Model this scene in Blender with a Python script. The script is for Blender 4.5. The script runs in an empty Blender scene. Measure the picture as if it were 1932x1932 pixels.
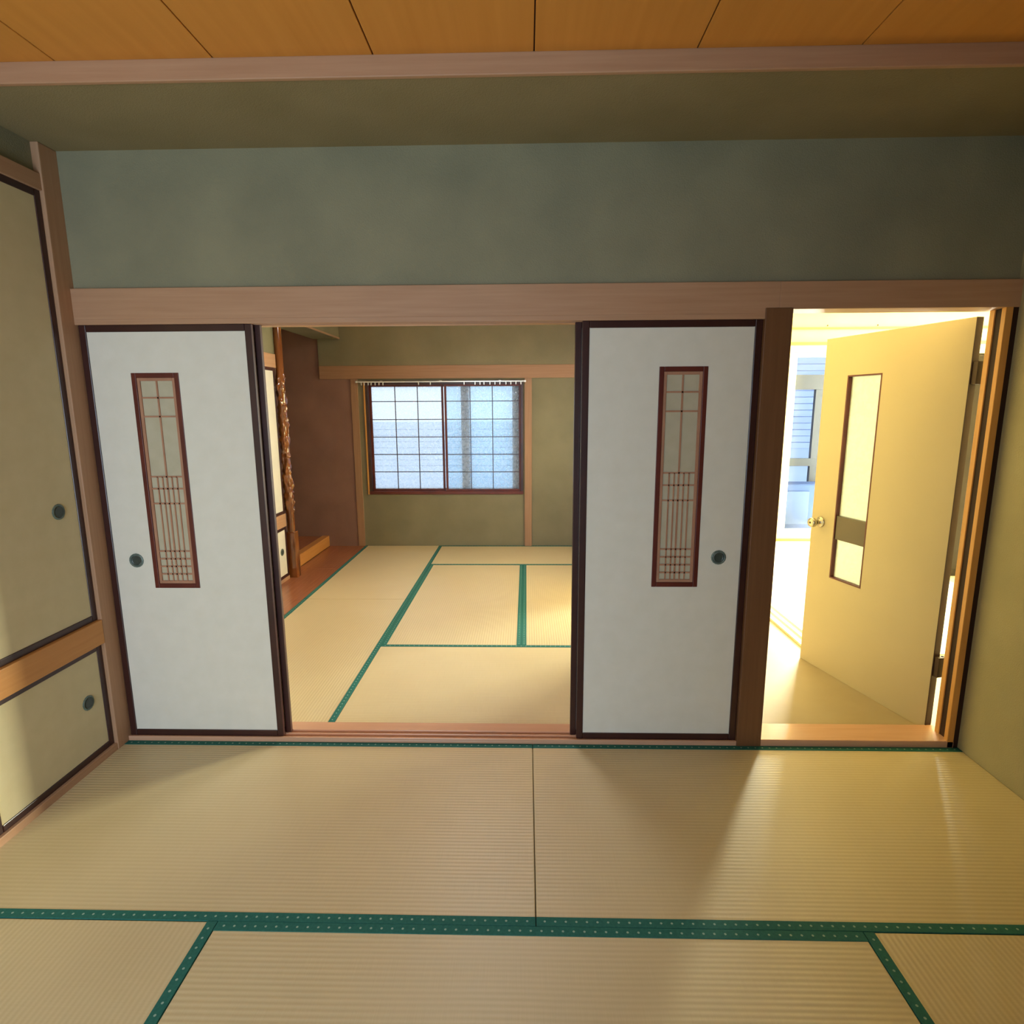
import bpy, bmesh, math, random
from mathutils import Vector, Matrix
random.seed(7)
C = bpy.context.scene.collection
SC = bpy.context.scene

# ------------------------------------------------------------------ camera
CAM = (-0.0265, -2.3313, 1.4437)
YAW, PITCH, ROLL, FPX = 0.0249, 0.1766, -0.0052, 1102.82
cy, sy, cp, sp = math.cos(YAW), math.sin(YAW), math.cos(PITCH), math.sin(PITCH)
fwd = Vector((-sy*cp, cy*cp, -sp)); r0 = Vector((cy, sy, 0)); u0 = r0.cross(fwd)
rt = math.cos(ROLL)*r0 + math.sin(ROLL)*u0
up = -math.sin(ROLL)*r0 + math.cos(ROLL)*u0
cam_d = bpy.data.cameras.new('camera'); cam = bpy.data.objects.new('camera', cam_d); C.objects.link(cam)
cam_d.sensor_fit = 'HORIZONTAL'; cam_d.sensor_width = 36.0; cam_d.lens = 36.0*FPX/1932.0
cam_d.clip_start = 0.02
m = Matrix((rt, up, -fwd)).transposed().to_4x4(); m.translation = Vector(CAM); cam.matrix_world = m
SC.camera = cam

# ------------------------------------------------------------------ world, daylight, exposure
w = bpy.data.worlds.new('sky'); SC.world = w; w.use_nodes = True
w.node_tree.nodes['Background'].inputs[0].default_value = (0.80, 0.91, 1.0, 1)
w.node_tree.nodes['Background'].inputs[1].default_value = 1.35
SC.view_settings.view_transform = 'Standard'; SC.view_settings.look = 'None'
SC.view_settings.gamma = 1.0; SC.view_settings.use_curve_mapping = False
SC.view_settings.exposure = 0.0
SC.cycles.max_bounces = 8; SC.cycles.diffuse_bounces = 5; SC.cycles.transparent_max_bounces = 8; SC.cycles.adaptive_threshold = 0.025
SC.cycles.sample_clamp_indirect = 6.0

def area(name, loc, rot, sx, sy_, power, col):
    d = bpy.data.lights.new(name, 'AREA'); d.shape = 'RECTANGLE'; d.size = sx; d.size_y = sy_
    d.energy = power; d.color = col
    o = bpy.data.objects.new(name, d); C.objects.link(o); o.location = loc; o.rotation_euler = rot
    return o
PI = math.pi
# lights added for daylight at the balcony door and at two added, unseen windows
area('daylight_balcony_door', (3.98, 4.0, 1.05), (-PI/2, 0, 0), 1.66, 1.9, 1500, (1.0, 0.92, 0.66))
area('fill_side_window', (0.93, 2.80, 1.3), (0, PI/2, 0), 1.1, 0.8, 10, (0.78, 0.90, 1.0))  # cool fill at an assumed far-room side window, added out of view
area('fill_room_window', (-1.05, -3.70, 1.0), (PI/2, 0, 0), 1.1, 1.7, 67, (0.80, 0.91, 1.0))  # cool fill from an added, unseen rear window

# ------------------------------------------------------------------ materials
def lin(r, g, b):
    f = lambda v: (v/255/12.92) if v/255 <= 0.04045 else ((v/255+0.055)/1.055)**2.4
    return (f(r), f(g), f(b), 1)
def mat(name, col, rough=0.6, spec=0.3, metal=0.0):
    M = bpy.data.materials.new(name); M.use_nodes = True
    b = M.node_tree.nodes['Principled BSDF']
    b.inputs['Base Color'].default_value = col; b.inputs['Roughness'].default_value = rough
    b.inputs['Specular IOR Level'].default_value = spec; b.inputs['Metallic'].default_value = metal
    return M
def nd(M, t, **kw):
    n = M.node_tree.nodes.new(t)
    for k, v in kw.items():
        if k in n.inputs: n.inputs[k].default_value = v
        else: setattr(n, k, v)
    return n
def lk(M, a, b): M.node_tree.links.new(a, b)
def noisy(M, c1, c2, scale=(1, 1, 1), ns=5.0, detail=4.0, bump=0.0, bscale=60.0, bdist=0.002, lo=0.3, hi=0.7):
    """colour mottled by noise in object space, with fine relief"""
    b = M.node_tree.nodes['Principled BSDF']
    tc = nd(M, 'ShaderNodeTexCoord'); mp = nd(M, 'ShaderNodeMapping', Scale=scale)
    lk(M, tc.outputs['Object'], mp.inputs['Vector'])
    n = nd(M, 'ShaderNodeTexNoise', Scale=ns, Detail=detail); lk(M, mp.outputs[0], n.inputs['Vector'])
    r = nd(M, 'ShaderNodeValToRGB'); r.color_ramp.elements[0].position = lo; r.color_ramp.elements[1].position = hi
    r.color_ramp.elements[0].color = c1; r.color_ramp.elements[1].color = c2
    lk(M, n.outputs['Fac'], r.inputs[0]); lk(M, r.outputs[0], b.inputs['Base Color'])
    if bump:
        n2 = nd(M, 'ShaderNodeTexNoise', Scale=bscale, Detail=5.0); lk(M, mp.outputs[0], n2.inputs['Vector'])
        bp = nd(M, 'ShaderNodeBump', Strength=bump, Distance=bdist)
        lk(M, n2.outputs['Fac'], bp.inputs['Height']); lk(M, bp.outputs[0], b.inputs['Normal'])
    return M
def wood(name, c1, c2, axis=0, rough=0.5, spec=0.3, ns=5.0):
    sc = [14.0, 14.0, 14.0]; sc[axis] = 0.6
    return noisy(mat(name, c1, rough, spec), c1, c2, tuple(sc), ns, 5.0, 0.15, 8.0, 0.001, 0.25, 0.8)

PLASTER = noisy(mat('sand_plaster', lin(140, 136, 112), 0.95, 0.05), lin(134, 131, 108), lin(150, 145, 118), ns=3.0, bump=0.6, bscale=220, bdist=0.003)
RPLAST = noisy(mat('sand_plaster_doorlit', lin(172, 162, 124), 0.95, 0.05), lin(168, 158, 120), lin(178, 168, 130), ns=3.0, bump=0.6, bscale=220, bdist=0.003)  # sand plaster lightened: glow from the doorway put into its colour
SOFFIT = noisy(mat('plaster_warm_bounce', lin(146, 132, 98), 0.95, 0.05), lin(141, 128, 94), lin(152, 138, 104), ns=3.0, bump=0.6, bscale=220, bdist=0.003)  # plaster with warm floor bounce painted into its colour
FPLAST = noisy(mat('sand_plaster_backlit', lin(128, 122, 100), 0.95, 0.05), lin(123, 118, 96), lin(135, 129, 106), ns=3.0, bump=0.6, bscale=220, bdist=0.003)  # sand plaster darkened: backlit shade of the far room in its colour
BROWNPL = noisy(mat('brown_plaster', lin(138, 108, 98), 0.95, 0.05), lin(132, 103, 93), lin(146, 114, 103), ns=3.0, bump=0.6, bscale=220, bdist=0.003)
CREAMW = noisy(mat('cream_wall', lin(226, 212, 168), 0.85, 0.1), lin(223, 209, 165), lin(229, 216, 173), ns=2.0, bump=0.2, bscale=150)
HALLW = noisy(mat('hall_wall', lin(180, 170, 136), 0.85, 0.1), lin(177, 167, 133), lin(183, 173, 140), ns=2.0, bump=0.2, bscale=150)
FTRIMX = wood('cedar_backlit_x', lin(150, 116, 90), lin(162, 128, 102), 0)  # far trims: cedar darkened with the backlit shade of the window wall
FTRIMZ = wood('cedar_backlit_z', lin(150, 116, 90), lin(162, 128, 102), 2)
TRIMX = wood('cedar_trim_x', lin(176, 134, 102), lin(190, 150, 118), 0)
TRIMY = wood('cedar_trim_y', lin(176, 134, 102), lin(190, 150, 118), 1)
TRIMZ = wood('cedar_trim_z', lin(176, 134, 102), lin(190, 150, 118), 2)
DARKPOST = wood('brown_post', lin(112, 76, 48), lin(124, 86, 56), 2)
ORANGEY = wood('amber_rail', lin(196, 134, 70), lin(208, 148, 84), 1, 0.35)
ORANGEZ = wood('amber_jamb', lin(200, 142, 72), lin(214, 158, 88), 2, 0.35)
CEIL = wood('ceiling_wood', lin(206, 138, 58), lin(216, 148, 66), 1, 0.5, 0.3, 2.5)
DARKGAP = mat('dark_groove', lin(50, 28, 18), 0.7)
SILLX = wood('sill_wood', lin(204, 156, 124), lin(216, 168, 138), 0, 0.25, 0.6)
LACQ = noisy(mat('dark_lacquer', lin(58, 30, 28), 0.3, 0.5), lin(52, 26, 24), lin(66, 36, 32), ns=6.0)
REDFR = noisy(mat('red_brown_frame', lin(92, 36, 26), 0.4, 0.4), lin(84, 32, 24), lin(104, 44, 32), ns=6.0)
KUMIKO = noisy(mat('lattice_wood', lin(176, 128, 100), 0.6, 0.2), lin(168, 120, 94), lin(184, 138, 110), ns=8.0)
PAPER = noisy(mat('fusuma_paper', lin(226, 222, 208), 0.85, 0.1), lin(224, 220, 206), lin(229, 225, 212), ns=14.0, bump=0.1, bscale=300)
PAPERB = noisy(mat('closet_paper', lin(214, 200, 160), 0.85, 0.1), lin(211, 197, 157), lin(217, 203, 164), ns=14.0, bump=0.1, bscale=300)
SCREEN = noisy(mat('lattice_paper', lin(190, 182, 156), 0.8, 0.1), lin(186, 178, 152), lin(194, 186, 162), ns=20.0)
PULL = noisy(mat('patina_bronze', lin(98, 114, 106), 0.45, 0.5, 0.1), lin(84, 98, 90), lin(112, 128, 120), ns=60.0)
PULLD = mat('dark_bronze', lin(62, 72, 68), 0.4, 0.5, 0.1)
DOORF = noisy(mat('cream_laminate', lin(192, 174, 134), 0.45, 0.3), lin(190, 172, 132), lin(195, 177, 138), ns=2.0)
DOOREDGE = mat('dark_door_edge', lin(58, 34, 24), 0.5)
BROWNBAND = mat('brown_push_band', lin(86, 70, 48), 0.3, 0.5)
CHROME = mat('nickel', lin(190, 180, 160), 0.25, 0.5, 0.9)
HINGE = mat('hinge_metal', lin(70, 54, 42), 0.4, 0.5, 0.6)
ALU = mat('grey_aluminium', lin(150, 150, 150), 0.45, 0.4, 0.2)
ALUD = mat('dark_aluminium', lin(74, 76, 90), 0.6, 0.2)
GRILLE = mat('blue_grille', lin(84, 100, 150), 0.7, 0.2)
UNITM = mat('blue_grey_case', lin(64, 82, 138), 0.7, 0.2)
RAILM = mat('silver_rail', lin(220, 220, 215), 0.25, 0.5, 0.5)
CREAMF = mat('cream_sash', lin(246, 236, 204), 0.5, 0.3)
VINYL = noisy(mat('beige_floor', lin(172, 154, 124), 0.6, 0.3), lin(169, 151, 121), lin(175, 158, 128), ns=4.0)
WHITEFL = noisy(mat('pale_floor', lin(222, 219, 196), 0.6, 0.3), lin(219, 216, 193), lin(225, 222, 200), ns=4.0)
FLOORW = wood('alcove_floor_wood', lin(150, 92, 62), lin(166, 106, 74), 1, 0.25, 0.5)
POSTW = noisy(mat('polished_pillar', lin(130, 76, 36), 0.10, 1.0), lin(96, 50, 24), lin(150, 90, 44), (1, 1, 0.3), 9.0)
SUBF = mat('subfloor', lin(120, 90, 60), 0.9)
CABW = wood('dark_cabinet_wood', lin(30, 22, 18), lin(38, 28, 23), 2, 0.5)
OUTW = noisy(mat('pale_siding', lin(160, 180, 232), 0.8, 0.1), lin(157, 177, 230), lin(163, 183, 236), ns=3.0)

def glass_mat(name, tint, frost, refl=0.08, bump=0.0):
    M = bpy.data.materials.new(name); M.use_nodes = True; nt = M.node_tree
    nt.nodes.remove(nt.nodes['Principled BSDF']); out = nt.nodes['Material Output']
    t = nd(M, 'ShaderNodeBsdfTransparent', Color=tint); tl = nd(M, 'ShaderNodeBsdfTranslucent', Color=tint)
    g = nd(M, 'ShaderNodeBsdfGlossy', Roughness=0.08); m1 = nd(M, 'ShaderNodeMixShader'); m2 = nd(M, 'ShaderNodeMixShader')
    m1.inputs[0].default_value = frost; m2.inputs[0].default_value = refl
    lk(M, t.outputs[0], m1.inputs[1]); lk(M, tl.outputs[0], m1.inputs[2])
    lk(M, m1.outputs[0], m2.inputs[1]); lk(M, g.outputs[0], m2.inputs[2]); lk(M, m2.outputs[0], out.inputs[0])
    if bump:
        tc = nd(M, 'ShaderNodeTexCoord'); n = nd(M, 'ShaderNodeTexNoise', Scale=30.0, Detail=2.0)
        lk(M, tc.outputs['Object'], n.inputs['Vector']); bp = nd(M, 'ShaderNodeBump', Strength=bump, Distance=0.01)
        lk(M, n.outputs['Fac'], bp.inputs['Height'])
        mr = nd(M, 'ShaderNodeMapRange'); mr.inputs[1].default_value = 0.45; mr.inputs[2].default_value = 0.62; mr.inputs[3].default_value = frost; mr.inputs[4].default_value = min(1.0, frost+0.09)
        lk(M, n.outputs['Fac'], mr.inputs[0]); lk(M, mr.outputs[0], m1.inputs[0])
        lk(M, bp.outputs[0], g.inputs['Normal']); lk(M, bp.outputs[0], tl.inputs['Normal'])
    return M
GLASS = glass_mat('clear_glass', (0.90, 0.95, 1, 1), 0.0, 0.02)
FROST = glass_mat('patterned_glass', (0.96, 0.98, 1, 1), 0.25, 0.02, 0.8)
TINT = glass_mat('blue_outer_glass', (0.86, 0.95, 1.0, 1), 0.02, 0.02)
OUTB = noisy(mat('blue_grey_siding', lin(222, 234, 250), 0.8, 0.1), lin(219, 231, 249), lin(225, 237, 252), ns=3.0)
DOORGL = glass_mat('door_frosted_glass', (0.42, 0.43, 0.38, 1), 0.8, 0.06, 0.4)

def tatami_mat():
    M = mat('rush_weave', lin(206, 184, 136), 0.42, 0.5); b = M.node_tree.nodes['Principled BSDF']
    tc = nd(M, 'ShaderNodeTexCoord'); sx = nd(M, 'ShaderNodeSeparateXYZ'); lk(M, tc.outputs['Object'], sx.inputs[0])
    mu = nd(M, 'ShaderNodeMath', operation='MULTIPLY'); mu.inputs[1].default_value = 2*PI/0.0155
    lk(M, sx.outputs['Y'], mu.inputs[0])
    si = nd(M, 'ShaderNodeMath', operation='SINE'); lk(M, mu.outputs[0], si.inputs[0])
    ab = nd(M, 'ShaderNodeMath', operation='MULTIPLY_ADD'); ab.inputs[1].default_value = 0.5; ab.inputs[2].default_value = 0.5
    lk(M, si.outputs[0], ab.inputs[0])
    mp = nd(M, 'ShaderNodeMapping', Scale=(500, 8, 1)); lk(M, tc.outputs['Object'], mp.inputs[0])
    n = nd(M, 'ShaderNodeTexNoise', Scale=1.0, Detail=3.0); lk(M, mp.outputs[0], n.inputs['Vector'])
    n3 = nd(M, 'ShaderNodeTexNoise', Scale=2.2, Detail=3.0); lk(M, tc.outputs['Object'], n3.inputs['Vector'])
    r = nd(M, 'ShaderNodeValToRGB'); r.color_ramp.elements[0].position = 0.2; r.color_ramp.elements[1].position = 0.8
    r.color_ramp.elements[0].color = lin(200, 181, 138); r.color_ramp.elements[1].color = lin(217, 200, 160)
    a1 = nd(M, 'ShaderNodeMath', operation='MULTIPLY_ADD'); a1.inputs[1].default_value = 0.25
    lk(M, ab.outputs[0], a1.inputs[0])
    a2 = nd(M, 'ShaderNodeMath', operation='MULTIPLY_ADD'); a2.inputs[1].default_value = 0.4; lk(M, n3.outputs['Fac'], a2.inputs[0])
    a3 = nd(M, 'ShaderNodeMath', operation='MULTIPLY'); a3.inputs[1].default_value = 0.35; lk(M, n.outputs['Fac'], a3.inputs[0])
    lk(M, a3.outputs[0], a2.inputs[2]); lk(M, a2.outputs[0], a1.inputs[2])
    lk(M, a1.outputs[0], r.inputs[0]); lk(M, r.outputs[0], b.inputs['Base Color'])
    bp = nd(M, 'ShaderNodeBump', Strength=0.35, Distance=0.0012); lk(M, ab.outputs[0], bp.inputs['Height'])
    lk(M, bp.outputs[0], b.inputs['Normal'])
    return M
TATAMI = tatami_mat()
def border_mat():
    M = mat('green_brocade', lin(40, 104, 84), 0.75, 0.2); b = M.node_tree.nodes['Principled BSDF']
    tc = nd(M, 'ShaderNodeTexCoord'); mp = nd(M, 'ShaderNodeMapping', Scale=(1/0.03, 1/0.03, 1)); lk(M, tc.outputs['Object'], mp.inputs[0])
    s = nd(M, 'ShaderNodeSeparateXYZ'); lk(M, mp.outputs[0], s.inputs[0])
    def cell(off):
        res = []
        for ax, o in (('X', off), ('Y', 0.5)):
            a = nd(M, 'ShaderNodeMath', operation='ADD'); a.inputs[1].default_value = o; lk(M, s.outputs[ax], a.inputs[0])
            f = nd(M, 'ShaderNodeMath', operation='FRACT'); lk(M, a.outputs[0], f.inputs[0])
            d = nd(M, 'ShaderNodeMath', operation='SUBTRACT'); d.inputs[1].default_value = 0.5; lk(M, f.outputs[0], d.inputs[0])
            e = nd(M, 'ShaderNodeMath', operation='POWER'); e.inputs[1].default_value = 2.0; 
            ab = nd(M, 'ShaderNodeMath', operation='ABSOLUTE'); lk(M, d.outputs[0], ab.inputs[0]); lk(M, ab.outputs[0], e.inputs[0])
            res.append(e)
        ad = nd(M, 'ShaderNodeMath', operation='ADD'); lk(M, res[0].outputs[0], ad.inputs[0]); lk(M, res[1].outputs[0], ad.inputs[1])
        l = nd(M, 'ShaderNodeMath', operation='LESS_THAN'); l.inputs[1].default_value = 0.012; lk(M, ad.outputs[0], l.inputs[0])
        return l
    l = cell(0.0)
    n = nd(M, 'ShaderNodeTexNoise', Scale=120.0); lk(M, tc.outputs['Object'], n.inputs['Vector'])
    mx = nd(M, 'ShaderNodeMix', data_type='RGBA'); mx.inputs[6].default_value = lin(34, 92, 84); mx.inputs[7].default_value = lin(50, 118, 108)
    lk(M, n.outputs['Fac'], mx.inputs[0])
    m2 = nd(M, 'ShaderNodeMix', data_type='RGBA'); m2.inputs[7].default_value = lin(150, 178, 164)
    lk(M, l.outputs[0], m2.inputs[0]); lk(M, mx.outputs[2], m2.inputs[6]); lk(M, m2.outputs[2], b.inputs['Base Color'])
    return M
BORDER = border_mat()

# ------------------------------------------------------------------ mesh helpers
def bm_box(bm, x0, x1, y0, y1, z0, z1, bev=0.0):
    vs = [bm.verts.new((x, y, z)) for x in (x0, x1) for y in (y0, y1) for z in (z0, z1)]
    fs = [(0, 1, 3, 2), (4, 6, 7, 5), (0, 4, 5, 1), (2, 3, 7, 6), (0, 2, 6, 4), (1, 5, 7, 3)]
    faces = [bm.faces.new([vs[i] for i in f]) for f in fs]
    if bev:
        es = list({e for f in faces for e in f.edges})
        bmesh.ops.bevel(bm, geom=es, offset=bev, segments=2, affect='EDGES', profile=0.5)
def lathe(bm, prof, n=24, mtx=None):
    rings = []
    for (r, h) in prof:
        rings.append([bm.verts.new((r*math.cos(2*PI*k/n), r*math.sin(2*PI*k/n), h)) for k in range(n)])
    for a, b in zip(rings, rings[1:]):
        for k in range(n): bm.faces.new((a[k], a[(k+1) % n], b[(k+1) % n], b[k]))
    bm.faces.new(rings[0][::-1]); bm.faces.new(rings[-1])
    if mtx is not None: bmesh.ops.transform(bm, matrix=mtx, verts=[v for r in rings for v in r])
def obj(name, bm, M, parent=None, smooth=False, loc=None):
    bmesh.ops.recalc_face_normals(bm, faces=bm.faces[:])
    me = bpy.data.meshes.new(name); bm.to_mesh(me); bm.free()
    if smooth:
        for p in me.polygons: p.use_smooth = True
    me.materials.append(M)
    o = bpy.data.objects.new(name, me); C.objects.link(o)
    if parent: o.parent = parent
    if loc: o.location = loc
    return o
def box(name, M, x0, x1, y0, y1, z0, z1, bev=0.0, parent=None):
    bm = bmesh.new(); bm_box(bm, x0, x1, y0, y1, z0, z1, bev); return obj(name, bm, M, parent)
def boxes(name, M, lst, bev=0.0, parent=None):
    bm = bmesh.new()
    for b in lst: bm_box(bm, *b, bev)
    return obj(name, bm, M, parent)
def link(name, me, parent, loc=(0, 0, 0), rotz=0.0):
    o = bpy.data.objects.new(name, me); C.objects.link(o); o.parent = parent; o.location = loc; o.rotation_euler = (0, 0, rotz); return o
def struct(o): o['kind'] = 'structure'; return o
def empty(name, loc=(0, 0, 0), rotz=0.0):
    o = bpy.data.objects.new(name, None); C.objects.link(o); o.location = loc; o.rotation_euler = (0, 0, rotz); o.empty_display_size = 0.1; return o
def tag(o, label, cat, group=None):
    o['label'] = label; o['category'] = cat
    if group: o['group'] = group
    return o
def holed(x0, x1, z0, z1, hx0, hx1, hz0, hz1, y0, y1):
    """four boxes around a rectangular hole in the XZ plane"""
    return [(x0, hx0, y0, y1, z0, z1), (hx1, x1, y0, y1, z0, z1), (hx0, hx1, y0, y1, z0, hz0), (hx0, hx1, y0, y1, hz1, z1)]
def holed_y(x0, x1, y0, y1, z0, z1, hy0, hy1, hz0, hz1):
    return [(x0, x1, y0, hy0, z0, z1), (x0, x1, hy1, y1, z0, z1), (x0, x1, hy0, hy1, z0, hz0), (x0, x1, hy0, hy1, hz1, z1)]

# ------------------------------------------------------------------ the setting: front room
ZC, ZB, YB = 2.452, 2.398, -0.434          # ceiling, soffit, front of the soffit
FAR = 3.718
struct(box('floor', SUBF, -3.0, 5.1, -3.74, 4.0, -0.12, -0.05))
ce = struct(box('ceiling', DARKGAP, -1.92, 1.92, -3.74, YB+0.02, ZC+0.006, ZC+0.05))
edges = [-1.84, -1.41, -0.94, -0.47, -0.003, 0.464, 0.928, 1.39, 1.84]
for a, b in zip(edges, edges[1:]):
    box('ceiling_board', CEIL, a+0.0018, b-0.0018, -3.64, YB+0.01, ZC, ZC+0.012, 0.002, ce)
# plaster soffit strip and its moulding
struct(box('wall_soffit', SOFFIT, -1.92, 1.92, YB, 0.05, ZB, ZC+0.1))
bm = bmesh.new(); bm_box(bm, -1.86, 1.86, YB-0.010, YB+0.006, ZB-0.004, ZC+0.001, 0.003); struct(obj('trim_1', bm, TRIMX))
# partition wall above the lintel
struct(box('wall_partition', PLASTER, -1.92, 1.92, 0.02, 0.10, 1.89, ZC+0.1))
# lintel with two runner grooves underneath
struct(boxes('trim_2', TRIMX, [(-1.80, 0.93, 0.0, 0.112, 1.79, 1.905), (-1.80, 0.93, 0.0, 0.010, 1.770, 1.7905),
       (-1.80, 0.93, 0.034, 0.040, 1.770, 1.7905), (-1.80, 0.93, 0.064, 0.112, 1.770, 1.7905)], 0.0015))
struct(box('trim_3', TRIMX, 0.93, 1.83, 0.0, 0.112, 1.805, 1.905, 0.002))
# corner post and post beside the door
struct(box('trim_4', TRIMZ, -1.92, -1.787, -0.066, 0.112, 0.0, ZB, 0.003))
struct(box('trim_5', DARKPOST, 0.878, 0.982, -0.004, 0.116, 0.0, 1.81, 0.003))
# grooved sill of the sliding doors
sill = [(-1.80, 0.90, 0.0, 0.13, -0.05, 0.012), (-1.80, 0.90, 0.0, 0.010, 0.011, 0.022), (-1.80, 0.90, 0.034, 0.040, 0.011, 0.022),
        (-1.80, 0.90, 0.064, 0.13, 0.011, 0.022)]
struct(boxes('trim_6', SILLX, sill, 0.0015))
# door sill
struct(box('trim_7', SILLX, 0.982, 1.80, 0.0, 0.135, -0.05, 0.03, 0.003))
# right jamb: two amber strips with a dark groove between
j = struct(boxes('trim_8', DARKGAP, [(1.796, 1.84, 0.004, 0.098, 0.0, 1.81), (1.780, 1.797, 0.018, 0.066, 0.0, 1.806)]))
box('jamb_strip', ORANGEZ, 1.771, 1.798, 0.0, 0.022, 0.0, 1.806, 0.002, j)
box('jamb_strip', ORANGEZ, 1.775, 1.798, 0.060, 0.086, 0.0, 1.806, 0.002, j)
# right wall; back wall with a window added for the cool fill
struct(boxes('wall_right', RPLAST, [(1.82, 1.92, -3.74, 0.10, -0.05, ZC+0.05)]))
struct(boxes('wall_back', PLASTER, holed(-1.92, 1.92, -0.05, ZC+0.05, -1.62, -0.48, 0.10, 1.90, -3.74, -3.64)))
struct(box('wall_light_block', PLASTER, -0.36, 1.92, -3.70, -2.74, -0.05, ZC+0.03))  # unseen block added to keep rear window light off the door side
wn = struct(boxes('window_fill', TRIMX, holed(-1.66, -0.44, 0.06, 1.94, -1.60, -0.50, 0.12, 1.88, -3.68, -3.63), 0.002))  # unseen window added to carry the cool light from behind
box('pane', GLASS, -1.60, -0.50, -3.66, -3.656, 0.12, 1.88, 0, wn)
# left wall: plaster above the closet, closet frame
struct(boxes('wall_left', PLASTER, [(-1.95, -1.815, -3.74, 0.1, 2.27, ZC+0.05), (-1.95, -1.815, -3.74, -1.90, -0.05, 2.27)]))
struct(box('wall_closet_back', PLASTER, -2.0, -1.93, -1.9, 0.1, -0.05, 2.27))
struct(box('trim_9', TRIMY, -1.92, -1.793, -1.92, -0.066, 2.232, 2.29, 0.002))
struct(box('trim_10', ORANGEY, -1.92, -1.785, -1.92, -0.066, 0.486, 0.588, 0.003))
struct(box('trim_11', TRIMY, -1.92, -1.790, -1.92, -0.066, -0.05, 0.03, 0.002))

# ------------------------------------------------------------------ the setting: far room
XR = 0.90
struct(box('ceiling.001', CEIL, -3.0, 0.98, 0.05, FAR+0.1, ZC, ZC+0.05))
f2 = struct(box('floor_alcove_strip', SUBF, -2.12, -1.745, 0.12, FAR, -0.05, -0.012))
for k in range(4):
    y0 = 0.12+k*0.9; box('plank', FLOORW, -2.12, -1.746, y0+0.0015, min(y0+0.8985, FAR), -0.02, 0.0, 0.0015, f2)
# far wall around its window
wx0, wx1, wz0, wz1 = -1.655, -0.072, 0.575, 1.70
struct(boxes('wall_far', FPLAST, holed(-1.80, 1.0, -0.05, 1.80, wx0, wx1, wz0, wz1, FAR, FAR+0.09)))
struct(box('wall_far_beam', FPLAST, -2.12, 1.0, FAR-0.03, FAR+0.09, 1.865, ZC))
struct(box('trim_12', FTRIMX, -2.12, 1.0, FAR-0.036, FAR+0.05, 1.738, 1.868, 0.003))
struct(box('trim_13', FTRIMZ, -1.812, -1.742, FAR-0.02, FAR+0.05, 0.0, 1.74, 0.002))
struct(box('trim_14', FTRIMZ, -0.044, 0.030, FAR-0.02, FAR+0.05, 0.0, 1.74, 0.002))
# brown alcove walls
struct(box('wall_alcove_end', BROWNPL, -3.0, -1.80, FAR-0.01, FAR+0.09, -0.05, ZC))
struct(box('wall_alcove_back', BROWNPL, -3.05, -2.95, 2.5, FAR+0.09, -0.05, ZC))
struct(box('wall_alcove_side', BROWNPL, -3.0, -2.11, 2.56, 2.62, -0.05, ZC))
# raised alcove floor with its front beam
af = struct(box('floor_alcove', FLOORW, -2.95, -2.20, 2.62, FAR-0.01, 0.0, 0.105))
struct(box('trim_15', ORANGEY, -2.20, -2.125, 2.64, FAR-0.01, 0.0, 0.112, 0.004))
# hanging plaster beam along the left of the far room
struct(box('wall_hanging_beam', FPLAST, -2.16, -1.90, 0.115, FAR-0.03, 2.13, ZC))
struct(box('trim_16', FTRIMX, -1.905, -1.892, 0.115, FAR-0.03, 2.127, 2.143, 0.002))
# far-room closet surround
struct(box('wall_far_closet', FPLAST, -2.2, -2.08, 0.1, 2.56, 1.87, ZC))
struct(box('wall_far_closet_back', PLASTER, -2.3, -2.16, 0.1, 2.62, -0.05, 1.9))
struct(box('trim_17', TRIMY, -2.16, -2.065, 0.12, 2.52, 1.772, 1.88, 0.003))
struct(box('trim_18', TRIMY, -2.16, -2.068, 0.12, 2.50, 0.462, 0.572, 0.003))
struct(box('trim_19', TRIMY, -2.16, -2.07, 0.12, 2.50, 0.0, 0.03, 0.002))
struct(box('wall_far_left_return', PLASTER, -2.2, -1.8, 0.05, 0.12, -0.05, ZC))
# right wall of the far room: assumed wide opening to the bright room, added window further along
struct(boxes('wall_far_right', FPLAST, [(XR, 0.97, 0.08, 1.36, -0.05, 2.5), (XR, 0.97, 1.36, 2.22, 1.78, 2.5),
       (XR, 0.97, 2.22, FAR+0.09, 1.85, 2.5), (XR, 0.97, 2.22, FAR+0.09, -0.05, 0.75), (XR, 0.97, 2.22, 2.40, 0.75, 1.85), (XR, 0.97, 3.20, FAR+0.09, 0.75, 1.85)]))
wn = struct(boxes('window_fill_side', TRIMY, holed_y(0.885, 0.93, 2.36, 3.24, 0.71, 1.89, 2.41, 3.19, 0.76, 1.84), 0.002))  # unseen window frame added around the cool side fill

# ------------------------------------------------------------------ the setting: bright room behind the door
RW = 3.913
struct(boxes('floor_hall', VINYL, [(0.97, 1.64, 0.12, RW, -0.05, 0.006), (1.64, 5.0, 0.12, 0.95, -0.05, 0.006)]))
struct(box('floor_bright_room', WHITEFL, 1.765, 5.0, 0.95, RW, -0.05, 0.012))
tr = struct(boxes('trim_20', CREAMF, [(1.64, 1.765, 0.95, RW, -0.05, 0.008), (1.64, 1.655, 0.95, RW, 0.007, 0.02), (1.70, 1.706, 0.95, RW, 0.007, 0.02), (1.752, 1.765, 0.95, RW, 0.007, 0.02)], 0.001))
struct(box('ceiling.002', CREAMW, 0.93, 5.1, 0.1, RW+0.1, 2.42, 2.5))
struct(box('wall_bright_front', CREAMW, 1.84, 5.1, 0.06, 0.115, -0.05, 2.45))
struct(box('wall_bright_front_header', CREAMW, 0.93, 1.84, 0.102, 0.118, 1.85, 2.45))
struct(box('wall_bright_right', CREAMW, 5.0, 5.1, 0.1, RW+0.1, -0.05, 2.45))
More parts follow.
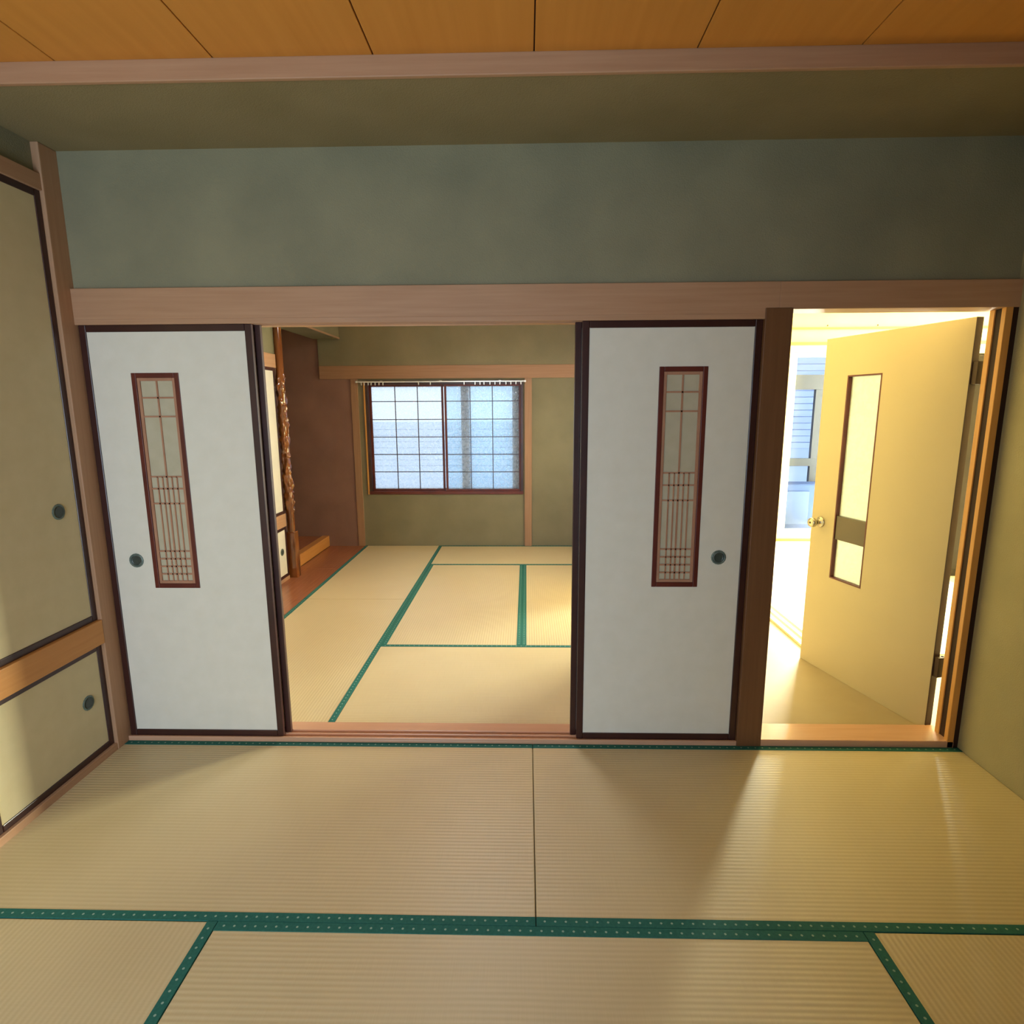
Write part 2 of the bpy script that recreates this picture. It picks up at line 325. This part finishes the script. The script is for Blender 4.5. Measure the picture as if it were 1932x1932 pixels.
struct(boxes('wall_hall_left', HALLW, [(0.968, 0.985, 0.12, 1.36, -0.05, 2.45), (0.968, 0.985, 1.36, 2.22, 1.78, 2.45), (0.968, 0.985, 2.22, RW, -0.05, 0.75), (0.968, 0.985, 2.22, RW, 1.85, 2.45),
       (0.968, 0.985, 2.22, 2.40, 0.75, 1.85), (0.968, 0.985, 3.20, RW, 0.75, 1.85)]))
BX0, BX1, BZ1 = 2.66, 4.90, 2.05
struct(boxes('wall_bright_far', CREAMW, holed(0.97, 5.0, -0.05, 2.45, BX0, BX1, 0.02, BZ1, RW, RW+0.09)))
ORX = wood('orange_trim_x', lin(206, 136, 84), lin(216, 148, 96), 0)
struct(box('trim_21', ORX, 0.97, 5.0, RW-0.02, RW+0.01, 2.055, 2.085, 0.002))
struct(box('trim_22', ORX, 0.97, 5.0, RW-0.018, RW+0.01, 2.212, 2.230, 0.002))
struct(box('trim_23', ORX, BX0-0.05, 5.0, RW-0.03, RW+0.02, 0.010, 0.036, 0.002))

# ------------------------------------------------------------------ windows
def lattice_sash(parent, x0, x1, z0, z1, y, stile, mx, mz, th=0.018):
    """one sliding sash: frame, six rows of panes between thin muntins"""
    s = boxes('sash', REDFR, holed(x0, x1, z0, z1, x0+stile, x1-stile, z0+0.02, z1-0.02, y, y+th), 0.0015, parent)
    for x in mx: box('muntin', LACQ, x-0.004, x+0.004, y+0.002, y+0.012, z0+0.02, z1-0.02, 0, s)
    for z in mz: box('muntin', LACQ, x0+stile, x1-stile, y+0.003, y+0.011, z-0.004, z+0.004, 0, s)
    xs = [x0+stile]+mx+[x1-stile]; zs = [z0+0.02]+mz+[z1-0.02]
    for a, b in zip(xs, xs[1:]):
        for c, d in zip(zs, zs[1:]): box('pane', FROST, a, b, y+0.012, y+0.015, c, d, 0, s)
w1 = struct(boxes('window_1', LACQ, [(wx0-0.012, wx0+0.018, FAR-0.012, FAR+0.09, wz0, wz1), (wx1-0.010, wx1+0.014, FAR-0.012, FAR+0.09, wz0, wz1),
     (wx0, wx1, FAR-0.01, FAR+0.09, wz1-0.02, wz1+0.02)], 0.0015))
box('window_sill', REDFR, wx0-0.012, wx1+0.014, FAR-0.014, FAR+0.09, wz0-0.02, wz0+0.012, 0.002, w1)
box('casing_strip', ORANGEZ, wx0-0.030, wx0-0.014, FAR-0.016, FAR+0.01, wz0-0.02, wz1, 0.002, w1)
MZ = [0.786, 0.968, 1.149, 1.329, 1.512]
lattice_sash(w1, -1.640, -0.876, 0.587, 1.682, FAR+0.036, 0.022, [-1.375, -1.143], MZ)
lattice_sash(w1, -0.864, -0.080, 0.587, 1.682, FAR+0.010, 0.022, [-0.600, -0.372], MZ)
outer = boxes('outer_sash', ALU, [(-1.64, -0.09, FAR+0.066, FAR+0.088, 1.66, 1.69), (-1.64, -0.09, FAR+0.066, FAR+0.088, 0.585, 0.61),
     (-0.70, -0.615, FAR+0.066, FAR+0.088, 0.585, 1.69), (-0.17, -0.085, FAR+0.066, FAR+0.088, 0.585, 1.69)], 0.001, w1)

w2 = struct(boxes('window_2', CREAMF, holed(BX0-0.02, BX1+0.02, 0.03, BZ1+0.01, BX0+0.05, BX1-0.05, 0.08, BZ1-0.06, RW-0.012, RW+0.06), 0.002))
for a, b in ((BX0+0.05, 3.80), (3.76, BX1-0.05)):
    s = boxes('sash', CREAMF, holed(a, b, 0.08, BZ1-0.06, a+0.045, b-0.045, 0.14, BZ1-0.11, RW+0.0, RW+0.03), 0.0015, w2)
    box('pane', GLASS, a+0.045, b-0.045, RW+0.012, RW+0.016, 0.14, BZ1-0.11, 0, s)
# balcony outside: grey outer frame, parapet, neighbouring wall
st = struct(boxes('window_5', ALUD, [(2.45, 5.0, 4.55, 4.60, 1.63, 1.795), (3.276, 3.365, 4.55, 4.60, 0.845, 1.63), (3.276, 3.365, 4.55, 4.60, 0.02, 0.756), (2.45, 5.0, 4.55, 4.60, 0.756, 0.845),
     (2.45, 5.0, 4.55, 4.60, -0.05, 0.02)], 0.002))
struct(box('floor_balcony', UNITM, 2.3, 5.1, RW+0.09, 4.7, -0.12, -0.02))
nb = struct(box('wall_neighbour', OUTW, 1.5, 8.0, 6.6, 6.7, -1.0, 2.15))
for k in range(14):
    z = 0.82+k*0.095
    box('siding_board', OUTW, 1.5, 6.5, 6.575, 6.602, z, z+0.088, 0.004, nb)

ow = boxes('outer_pane', TINT, [(-0.615, -0.17, FAR+0.075, FAR+0.079, 0.61, 1.66), (-0.868, -0.70, FAR+0.075, FAR+0.079, 0.61, 1.66)], 0, w1)
nb2 = struct(box('wall_neighbour.001', OUTB, -7.0, 1.4, 7.4, 7.5, -1.0, 1.22))
for k in range(9):
    z = 0.30+k*0.10
    box('siding_board', OUTB, -7.0, 1.4, 7.375, 7.402, z, z+0.093, 0.004, nb2)
struct(box('ground', OUTB, -9.0, 9.0, 4.7, 14.0, -1.1, -1.0))

# ------------------------------------------------------------------ tatami mats
def tatami(cx, cy_, L, W, vert, label, group=None, bw=0.03):
    """one mat: rush body with a green cloth border along both long edges; long axis is local X"""
    t = empty('tatami_mat', (cx, cy_, 0), PI/2 if vert else 0.0)
    tag(t, label, 'tatami mat', group)
    g = 0.0012
    box('rush_body', TATAMI, -L/2+g, L/2-g, -W/2+g, W/2-g, -0.05, 0.0, 0.003, t)
    for s in (-1, 1):
        bm = bmesh.new(); bm_box(bm, -L/2+g, L/2-g, -bw/2, bw/2, -0.04, 0.0016, 0.0008)
        obj('cloth_border', bm, BORDER, t, loc=(0, s*(W/2-bw/2-g*0.5), 0))
    return t
tatami(-0.91, -0.455, 1.82, 0.91, False, 'tatami mat along the sill in front of the sliding doors next to the closet')
tatami(0.91, -0.455, 1.82, 0.91, False, 'tatami mat along the sill in front of the open hinged door')
tatami(0.0, -1.365, 1.82, 0.91, False, 'tatami mat centred behind the seam, dotted green border facing the sill mats')
tatami(-1.365, -1.82, 1.82, 0.91, True, 'lengthwise tatami mat beside the beige closet doors')
tatami(1.365, -1.82, 1.82, 0.91, True, 'lengthwise tatami mat beside the plain plaster wall by the hinged door')
tatami(0.0, -2.275, 1.82, 0.91, False, 'crosswise tatami mat nearest the added light block at the rear of the room')
tatami(-1.095, -3.185, 1.45, 0.90, False, 'tatami mat along the rear wall below the added rear window')
Y0 = 0.131
tatami(-1.335, Y0+0.91, 1.82, 0.82, True, 'far-room tatami mat along the wooden strip, next to the grooved sill')
tatami(-1.335, (Y0+1.82+FAR)/2, FAR-Y0-1.82, 0.82, True, 'far-room tatami mat along the wooden strip, below the lattice window')
tatami(-0.014, (Y0+1.076)/2, 1.822, 1.076-Y0, False, 'far-room tatami mat lying across just behind the grooved sill')
tatami(-0.491, 2.0095, 1.867, 0.868, True, 'far-room tatami mat lengthwise between the two long green borders')
tatami(0.42, 2.0095, 1.867, 0.954, True, 'far-room tatami mat lengthwise by the assumed opening in the side wall')
tatami(-0.014, (2.943+FAR)/2, 1.822, FAR-2.943, False, 'far-room tatami mat lying across below the far wall')

# ------------------------------------------------------------------ sliding fusuma doors
def pull(parent, x, z, yf, r=0.030):
    """round recessed finger pull on the face y = yf (facing -y)"""
    mtx = Matrix.Translation((x, yf, z)) @ Matrix.Rotation(PI/2, 4, 'X')
    bm = bmesh.new()
    lathe(bm, [(r*0.70, -0.002), (r*0.72, 0.002), (r*0.86, 0.0045), (r, 0.003), (r*1.02, -0.002)], 16, mtx)
    p = obj('finger_pull', bm, PULL, parent)
    bm = bmesh.new(); lathe(bm, [(r*0.25, 0.0022), (r*0.68, 0.0030), (r*0.70, 0.0050), (r*0.60, 0.0052), (r*0.5, 0.0040), (r*0.1, 0.0036)], 16, mtx)
    obj('pull_dish', bm, PULLD, p)
def fusuma(cx, yf, z0, Wd, H, label, paper=PAPER, rotz=0.0, loc=None, insert=None, pl=None, fr=0.028, group=None, frh=None):
    """sliding door; local x across, face at y=0 facing -y, origin at the bottom centre"""
    t = empty('fusuma_sliding_door', loc or (cx, yf, z0), rotz); tag(t, label, 'sliding door', group)
    th, a = 0.020, Wd/2; frh = frh or fr
    box('stile', LACQ, -a, -a+fr, 0, th, 0, H, 0.003, t); box('stile', LACQ, a-fr, a, 0, th, 0, H, 0.003, t)
    box('rail', LACQ, -a+fr, a-fr, 0, th, 0, frh, 0.003, t); box('rail', LACQ, -a+fr, a-fr, 0, th, H-frh, H, 0.003, t)
    i, e = 0.004, th-0.004
    if insert is None:
        box('paper_panel', paper, -a+fr-0.002, a-fr+0.002, i, e, frh-0.002, H-frh+0.002, 0, t)
    else:
        hx0, hx1, hz0, hz1 = insert
        boxes('paper_panel', paper, holed(-a+fr-0.002, a-fr+0.002, frh-0.002, H-frh+0.002, hx0, hx1, hz0, hz1, i, e), 0, t)
        f = 0.019
        fo = boxes('insert_frame', REDFR, holed(hx0, hx1, hz0, hz1, hx0+f, hx1-f, hz0+f, hz1-f, 0.0015, th-0.0015), 0.002, t)
        g = 0.012
        boxes('inner_frame', KUMIKO, holed(hx0+f, hx1-f, hz0+f, hz1-f, hx0+f+g, hx1-f-g, hz0+f+g, hz1-f-g, 0.006, 0.014), 0.001, fo)
        X0, X1, Z0, Z1 = hx0+f+g, hx1-f-g, hz0+f+g, hz1-f-g; Wi, Hi = X1-X0, Z1-Z0
        box('lattice_paper', SCREEN, X0-0.004, X1+0.004, 0.0115, 0.0135, Z0-0.004, Z1+0.004, 0, fo)
        def slat(x0, x1, z0_, z1_): box('lattice_slat', KUMIKO, x0, x1, 0.0080, 0.0116, z0_, z1_, 0, fo)
        b = 0.0032
        xm = (X0+X1)/2; zk = Z0+Hi*0.535
        slat(xm-b, xm+b, Z0, Z1)
        for q in (0.20, 0.36, 0.66, 0.82): slat(X0+Wi*q-b*0.8, X0+Wi*q+b*0.8, Z0, zk)
        for fz in (0.035, 0.075, 0.115, 0.155, 0.40, 0.475, 0.535, 0.83, 0.92): slat(X0, X1, Z0+Hi*fz-b, Z0+Hi*fz+b)
    if pl: pull(t, pl[0], pl[1], 0.004)
    return t
HF = 1.752; ZF = 0.020
cxl, cxr = -1.441, 0.5335
fusuma(cxl, 0.012, ZF, 0.686, HF, 'white sliding door with lattice slot, pushed against the pillar at the closet corner',
       insert=(-1.598-cxl, -1.406-cxl, 0.699-ZF, 1.587-ZF), pl=(-1.666-cxl, 0.819-ZF))
fusuma(-1.405, 0.042, ZF, 0.656, HF, 'sliding door mostly hidden behind the one beside the closet', fr=0.026)
fusuma(cxr, 0.012, ZF, 0.687, HF, 'white sliding door with lattice slot, stacked beside the hinged door post',
       insert=(0.491-cxr, 0.680-cxr, 0.709-ZF, 1.598-ZF), pl=(0.761-cxr, 0.835-ZF))
fusuma(0.505, 0.042, ZF, 0.680, HF, 'sliding door hidden behind the one beside the hinged door post', fr=0.026)

# closet doors of the front room (plane x = -1.80, facing +x): local +x runs along world +y
def closet(yc, z0, Wd, H, label, pl=None, x=-1.802, paper=PAPERB):
    return fusuma(0, 0, 0, Wd, H, label, paper, PI/2, (x, yc, z0), None, pl, 0.026)
closet(-0.067-0.455, 0.588, 0.91, 1.645, 'tall beige closet sliding door above the amber rail', (0.455-0.118, 1.062-0.588))
closet(-0.945-0.455, 0.588, 0.91, 1.645, 'second tall beige closet sliding door further from the pillar', None, -1.83)
closet(-0.067-0.284, 0.030, 0.568, 0.457, 'low beige closet sliding door below the amber rail', (0.284-0.105, 0.272-0.030))
closet(-0.610-0.284, 0.030, 0.568, 0.457, 'second low beige closet sliding door along the floor', None, -1.83)
closet(-1.165-0.36, 0.030, 0.72, 0.457, 'third low beige closet sliding door farthest from the pillar', None, -1.802)
# closet doors of the far room
FP = PAPER
closet(2.498-0.60, 0.572, 1.20, 1.20, 'tall white closet sliding door beside the knotty alcove pillar', None, -2.072, FP)
closet(2.498-0.60, 0.030, 1.20, 0.432, 'low white closet sliding door at the foot of the alcove pillar', (0.6-0.105, 0.228), -2.072, FP)
closet(0.15+0.60, 0.572, 1.20, 1.20, 'tall white far-room closet sliding door next to the partition', None, -2.095, FP)
closet(0.15+0.60, 0.030, 1.20, 0.432, 'low white far-room closet sliding door next to the partition', None, -2.095, FP)

# ------------------------------------------------------------------ knotty alcove pillar
pp = empty('alcove_pillar', (-2.055, 2.565, 0)); tag(pp, 'polished knotty wooden pillar between far closet and brown alcove', 'pillar')
box('pillar_base', POSTW, -0.042, 0.042, -0.042, 0.042, -0.01, 0.40, 0.006, pp)
bm = bmesh.new(); N, K = 48, 260; rings = []
rs = random.Random(3); knots = [(rs.uniform(0.56, 1.72), rs.uniform(-PI, PI), rs.uniform(0.006, 0.012), rs.uniform(0.14, 0.30), rs.uniform(0.012, 0.026)) for _ in range(230)]
for k in range(K+1):
    z = 0.39+(2.13-0.39)*k/K; ring = []
    env = min(1, max(0, (z-0.5)/0.1))*min(1, max(0, (1.80-z)/0.1))
    for a in range(N):
        th = 2*PI*a/N; r = 0.032
        for kz, kt, kh, ka, kw in knots:
            if abs(z-kz) > 3*kw: continue
            d = (th-kt+PI) % (2*PI)-PI
            r += env*kh*math.exp(-(d/ka)**2-((z-kz)/kw)**2)
        ring.append(bm.verts.new((r*math.cos(th), r*math.sin(th), z)))
    rings.append(ring)
for a, b in zip(rings, rings[1:]):
    for k in range(N): bm.faces.new((a[k], a[(k+1) % N], b[(k+1) % N], b[k]))
bm.faces.new(rings[0][::-1]); bm.faces.new(rings[-1])
obj('knotty_shaft', bm, POSTW, pp, True)

# ------------------------------------------------------------------ curtain rail over the far window
cr = empty('curtain_rail', (-0.89, FAR-0.055, 1.706)); tag(cr, 'thin silver curtain rail with small runners above the lattice window', 'curtain rail')
box('rail_track', RAILM, -0.85, 0.85, -0.007, 0.007, -0.007, 0.007, 0.002, cr)
for s in (-0.85, 0.85): box('end_cap', RAILM, s-0.01, s+0.01, -0.010, 0.010, -0.011, 0.010, 0.002, cr)
for s in (-0.6, 0.0, 0.6): box('bracket', RAILM, s-0.012, s+0.012, 0.004, 0.030, -0.004, 0.012, 0.001, cr)
bm = bmesh.new(); bm_box(bm, -0.005, 0.005, -0.004, 0.004, -0.028, -0.006, 0.001); bm_box(bm, -0.003, 0.003, -0.008, 0.006, -0.034, -0.027)
run = bpy.data.meshes.new('runner'); bm.to_mesh(run); bm.free(); run.materials.append(RAILM)
for x in [-0.80, -0.77, -0.73, -0.70, -0.66, -0.62, -0.58, -0.22, -0.10, 0.24, 0.35, 0.40, 0.44, 0.50, 0.55, 0.60, 0.66, 0.71, 0.76, 0.81]:
    link('runner', run, cr, (x, 0, 0))

# ------------------------------------------------------------------ hinged door
HX, HY = 1.764, 0.130; dvx, dvy = -0.2556, 0.9668
ang = math.atan2(dvy, dvx)
d1 = struct(empty('door_1', (HX, HY, 0.007), ang))
DW, DH, T = 0.794, 1.783, 0.031
s0, s1, g0, g1 = 0.426, 0.633, 0.530, 1.588
boxes('door_leaf', DOORF, holed(0.003, DW, 0.0, DH, s0, s1, g0, g1, -T, 0.0), 0.0, d1)
box('hinge_edge', DOOREDGE, -0.001, 0.003, -T, 0.0, 0.0, DH, 0, d1)
box('lock_edge', DOORF, DW, DW+0.002, -T, 0.0, 0.0, DH, 0, d1)
f = 0.006
boxes('slot_frame', REDFR, holed(s0-0.001, s1+0.001, g0-0.001, g1+0.001, s0+f, s1-f, g0+f, g1-f, -T-0.001, 0.001), 0, d1)
box('upper_pane', DOORGL, s0+f, s1-f, -0.026, -0.022, 0.868, g1-f, 0, d1)
box('lower_pane', DOORGL, s0+f, s1-f, -0.026, -0.022, g0+f, 0.742, 0, d1)
box('push_band', BROWNBAND, s0+f, s1-f, -0.030, -0.004, 0.742, 0.868, 0.002, d1)
bm = bmesh.new(); mtx = Matrix.Translation((0.730, 0.0, 0.815)) @ Matrix.Rotation(-PI/2, 4, 'X')
lathe(bm, [(0.012, -0.002), (0.030, -0.001), (0.030, 0.004), (0.026, 0.008), (0.013, 0.009), (0.012, 0.030), (0.018, 0.036), (0.025, 0.044), (0.0265, 0.055), (0.024, 0.064), (0.010, 0.067)], 28, mtx)
kn = obj('door_knob', bm, CHROME, d1, True)
bm = bmesh.new(); lathe(bm, [(0.001, 0.0665), (0.006, 0.0680), (0.004, 0.0690)], 12, mtx); obj('key_cylinder', bm, HINGE, kn)
bm = bmesh.new(); mtx2 = Matrix.Translation((0.730, -T, 0.815)) @ Matrix.Rotation(PI/2, 4, 'X')
lathe(bm, [(0.012, -0.002), (0.030, -0.001), (0.030, 0.004), (0.013, 0.009), (0.012, 0.030), (0.025, 0.044), (0.024, 0.064), (0.010, 0.067)], 28, mtx2)
obj('door_knob', bm, CHROME, d1, True)
for z in (0.26, 1.52):
    bm = bmesh.new(); lathe(bm, [(0.007, z), (0.007, z+0.09)], 12, Matrix.Translation((-0.010, -T-0.004, 0)))
    bm_box(bm, -0.022, 0.0, -T-0.014, -0.004, z, z+0.09); obj('hinge', bm, HINGE, d1)
# strike screws on the bright-room rail
for x in (3.02, 3.52):
    bm = bmesh.new(); lathe(bm, [(0.006, 0), (0.008, 0.004), (0.003, 0.010)], 10, Matrix.Translation((x, RW-0.018, 2.245)) @ Matrix.Rotation(PI/2, 4, 'X'))
    tag(obj('rail_hook', bm, HINGE), 'tiny dark hook above the bright room rail, ' + ('nearer the window jamb' if x < 3.2 else 'farther from the window jamb'), 'hook', 'hooks on the bright room rail')

# ------------------------------------------------------------------ dark cabinet glimpsed through the hinge gap
cb = empty('tall_cabinet', (3.75, 2.75, 0.012)); tag(cb, 'tall dark brown cabinet glimpsed through the gap behind the hinged door', 'cabinet')
box('cabinet_body', CABW, -0.30, 0.30, -0.20, 0.22, 0.06, 1.84, 0.004, cb); box('plinth', CABW, -0.28, 0.28, -0.18, 0.20, 0.0, 0.06, 0, cb)
for s in (-1, 1):
    d = box('cabinet_door', CABW, min(s*0.003, s*0.296), max(s*0.003, s*0.296), -0.22, -0.20, 0.08, 1.82, 0.003, cb)
    box('handle', HINGE, s*0.035-0.006, s*0.035+0.006, -0.245, -0.22, 0.85, 1.0, 0.003, d)

# ------------------------------------------------------------------ unseen lamp added over the hall to light door and floor
EM = bpy.data.materials.new('hall_fill_glow'); EM.use_nodes = True
eb = EM.node_tree.nodes['Principled BSDF']; eb.inputs['Base Color'].default_value = (0.9, 0.85, 0.7, 1)
eb.inputs['Emission Color'].default_value = (1.0, 0.93, 0.70, 1); eb.inputs['Emission Strength'].default_value = 34.0
lp = empty('fill_lamp', (1.80, 1.60, 2.42)); tag(lp, 'added warm fill lamp in the hall behind the hinged door', 'fill lamp')
bm = bmesh.new(); lathe(bm, [(0.10, 0.0), (0.10, -0.03)], 24); obj('lamp_base', bm, RAILM, lp)
bm = bmesh.new(); lathe(bm, [(0.17, -0.028), (0.18, -0.05), (0.15, -0.085), (0.06, -0.10)], 32); obj('lamp_shade', bm, EM, lp, True)

# ------------------------------------------------------------------ unseen far-room lamp added in place of window light
EM2 = bpy.data.materials.new('room_fill_glow'); EM2.use_nodes = True
eb = EM2.node_tree.nodes['Principled BSDF']; eb.inputs['Base Color'].default_value = (0.9, 0.88, 0.82, 1)
eb.inputs['Emission Color'].default_value = (0.93, 0.96, 1.0, 1); eb.inputs['Emission Strength'].default_value = 33.0
lp = empty('fill_lamp', (-0.32, 1.32, ZC)); tag(lp, 'added flat fill lamp in the far tatami room', 'fill lamp')
bm = bmesh.new(); lathe(bm, [(0.25, 0.0), (0.26, -0.05)], 32); obj('lamp_base', bm, RAILM, lp)
bm = bmesh.new(); lathe(bm, [(0.25, -0.048), (0.25, -0.07), (0.20, -0.10), (0.08, -0.115)], 40); obj('lamp_shade', bm, EM2, lp, True)

# outdoor unit on the balcony behind the bright-room glass
ac = empty('outdoor_unit', (3.02, 4.40, -0.02)); tag(ac, 'pale boxy outdoor unit on the balcony behind the glass door', 'outdoor unit')
box('unit_case', UNITM, -0.28, 0.38, -0.13, 0.13, 0.05, 0.60, 0.015, ac)
for s in (-0.2, 0.3): box('foot', ALU, s-0.03, s+0.03, -0.15, 0.15, 0.0, 0.05, 0.003, ac)
box('front_grille', GRILLE, -0.20, 0.14, -0.140, -0.128, 0.14, 0.52, 0.004, ac)
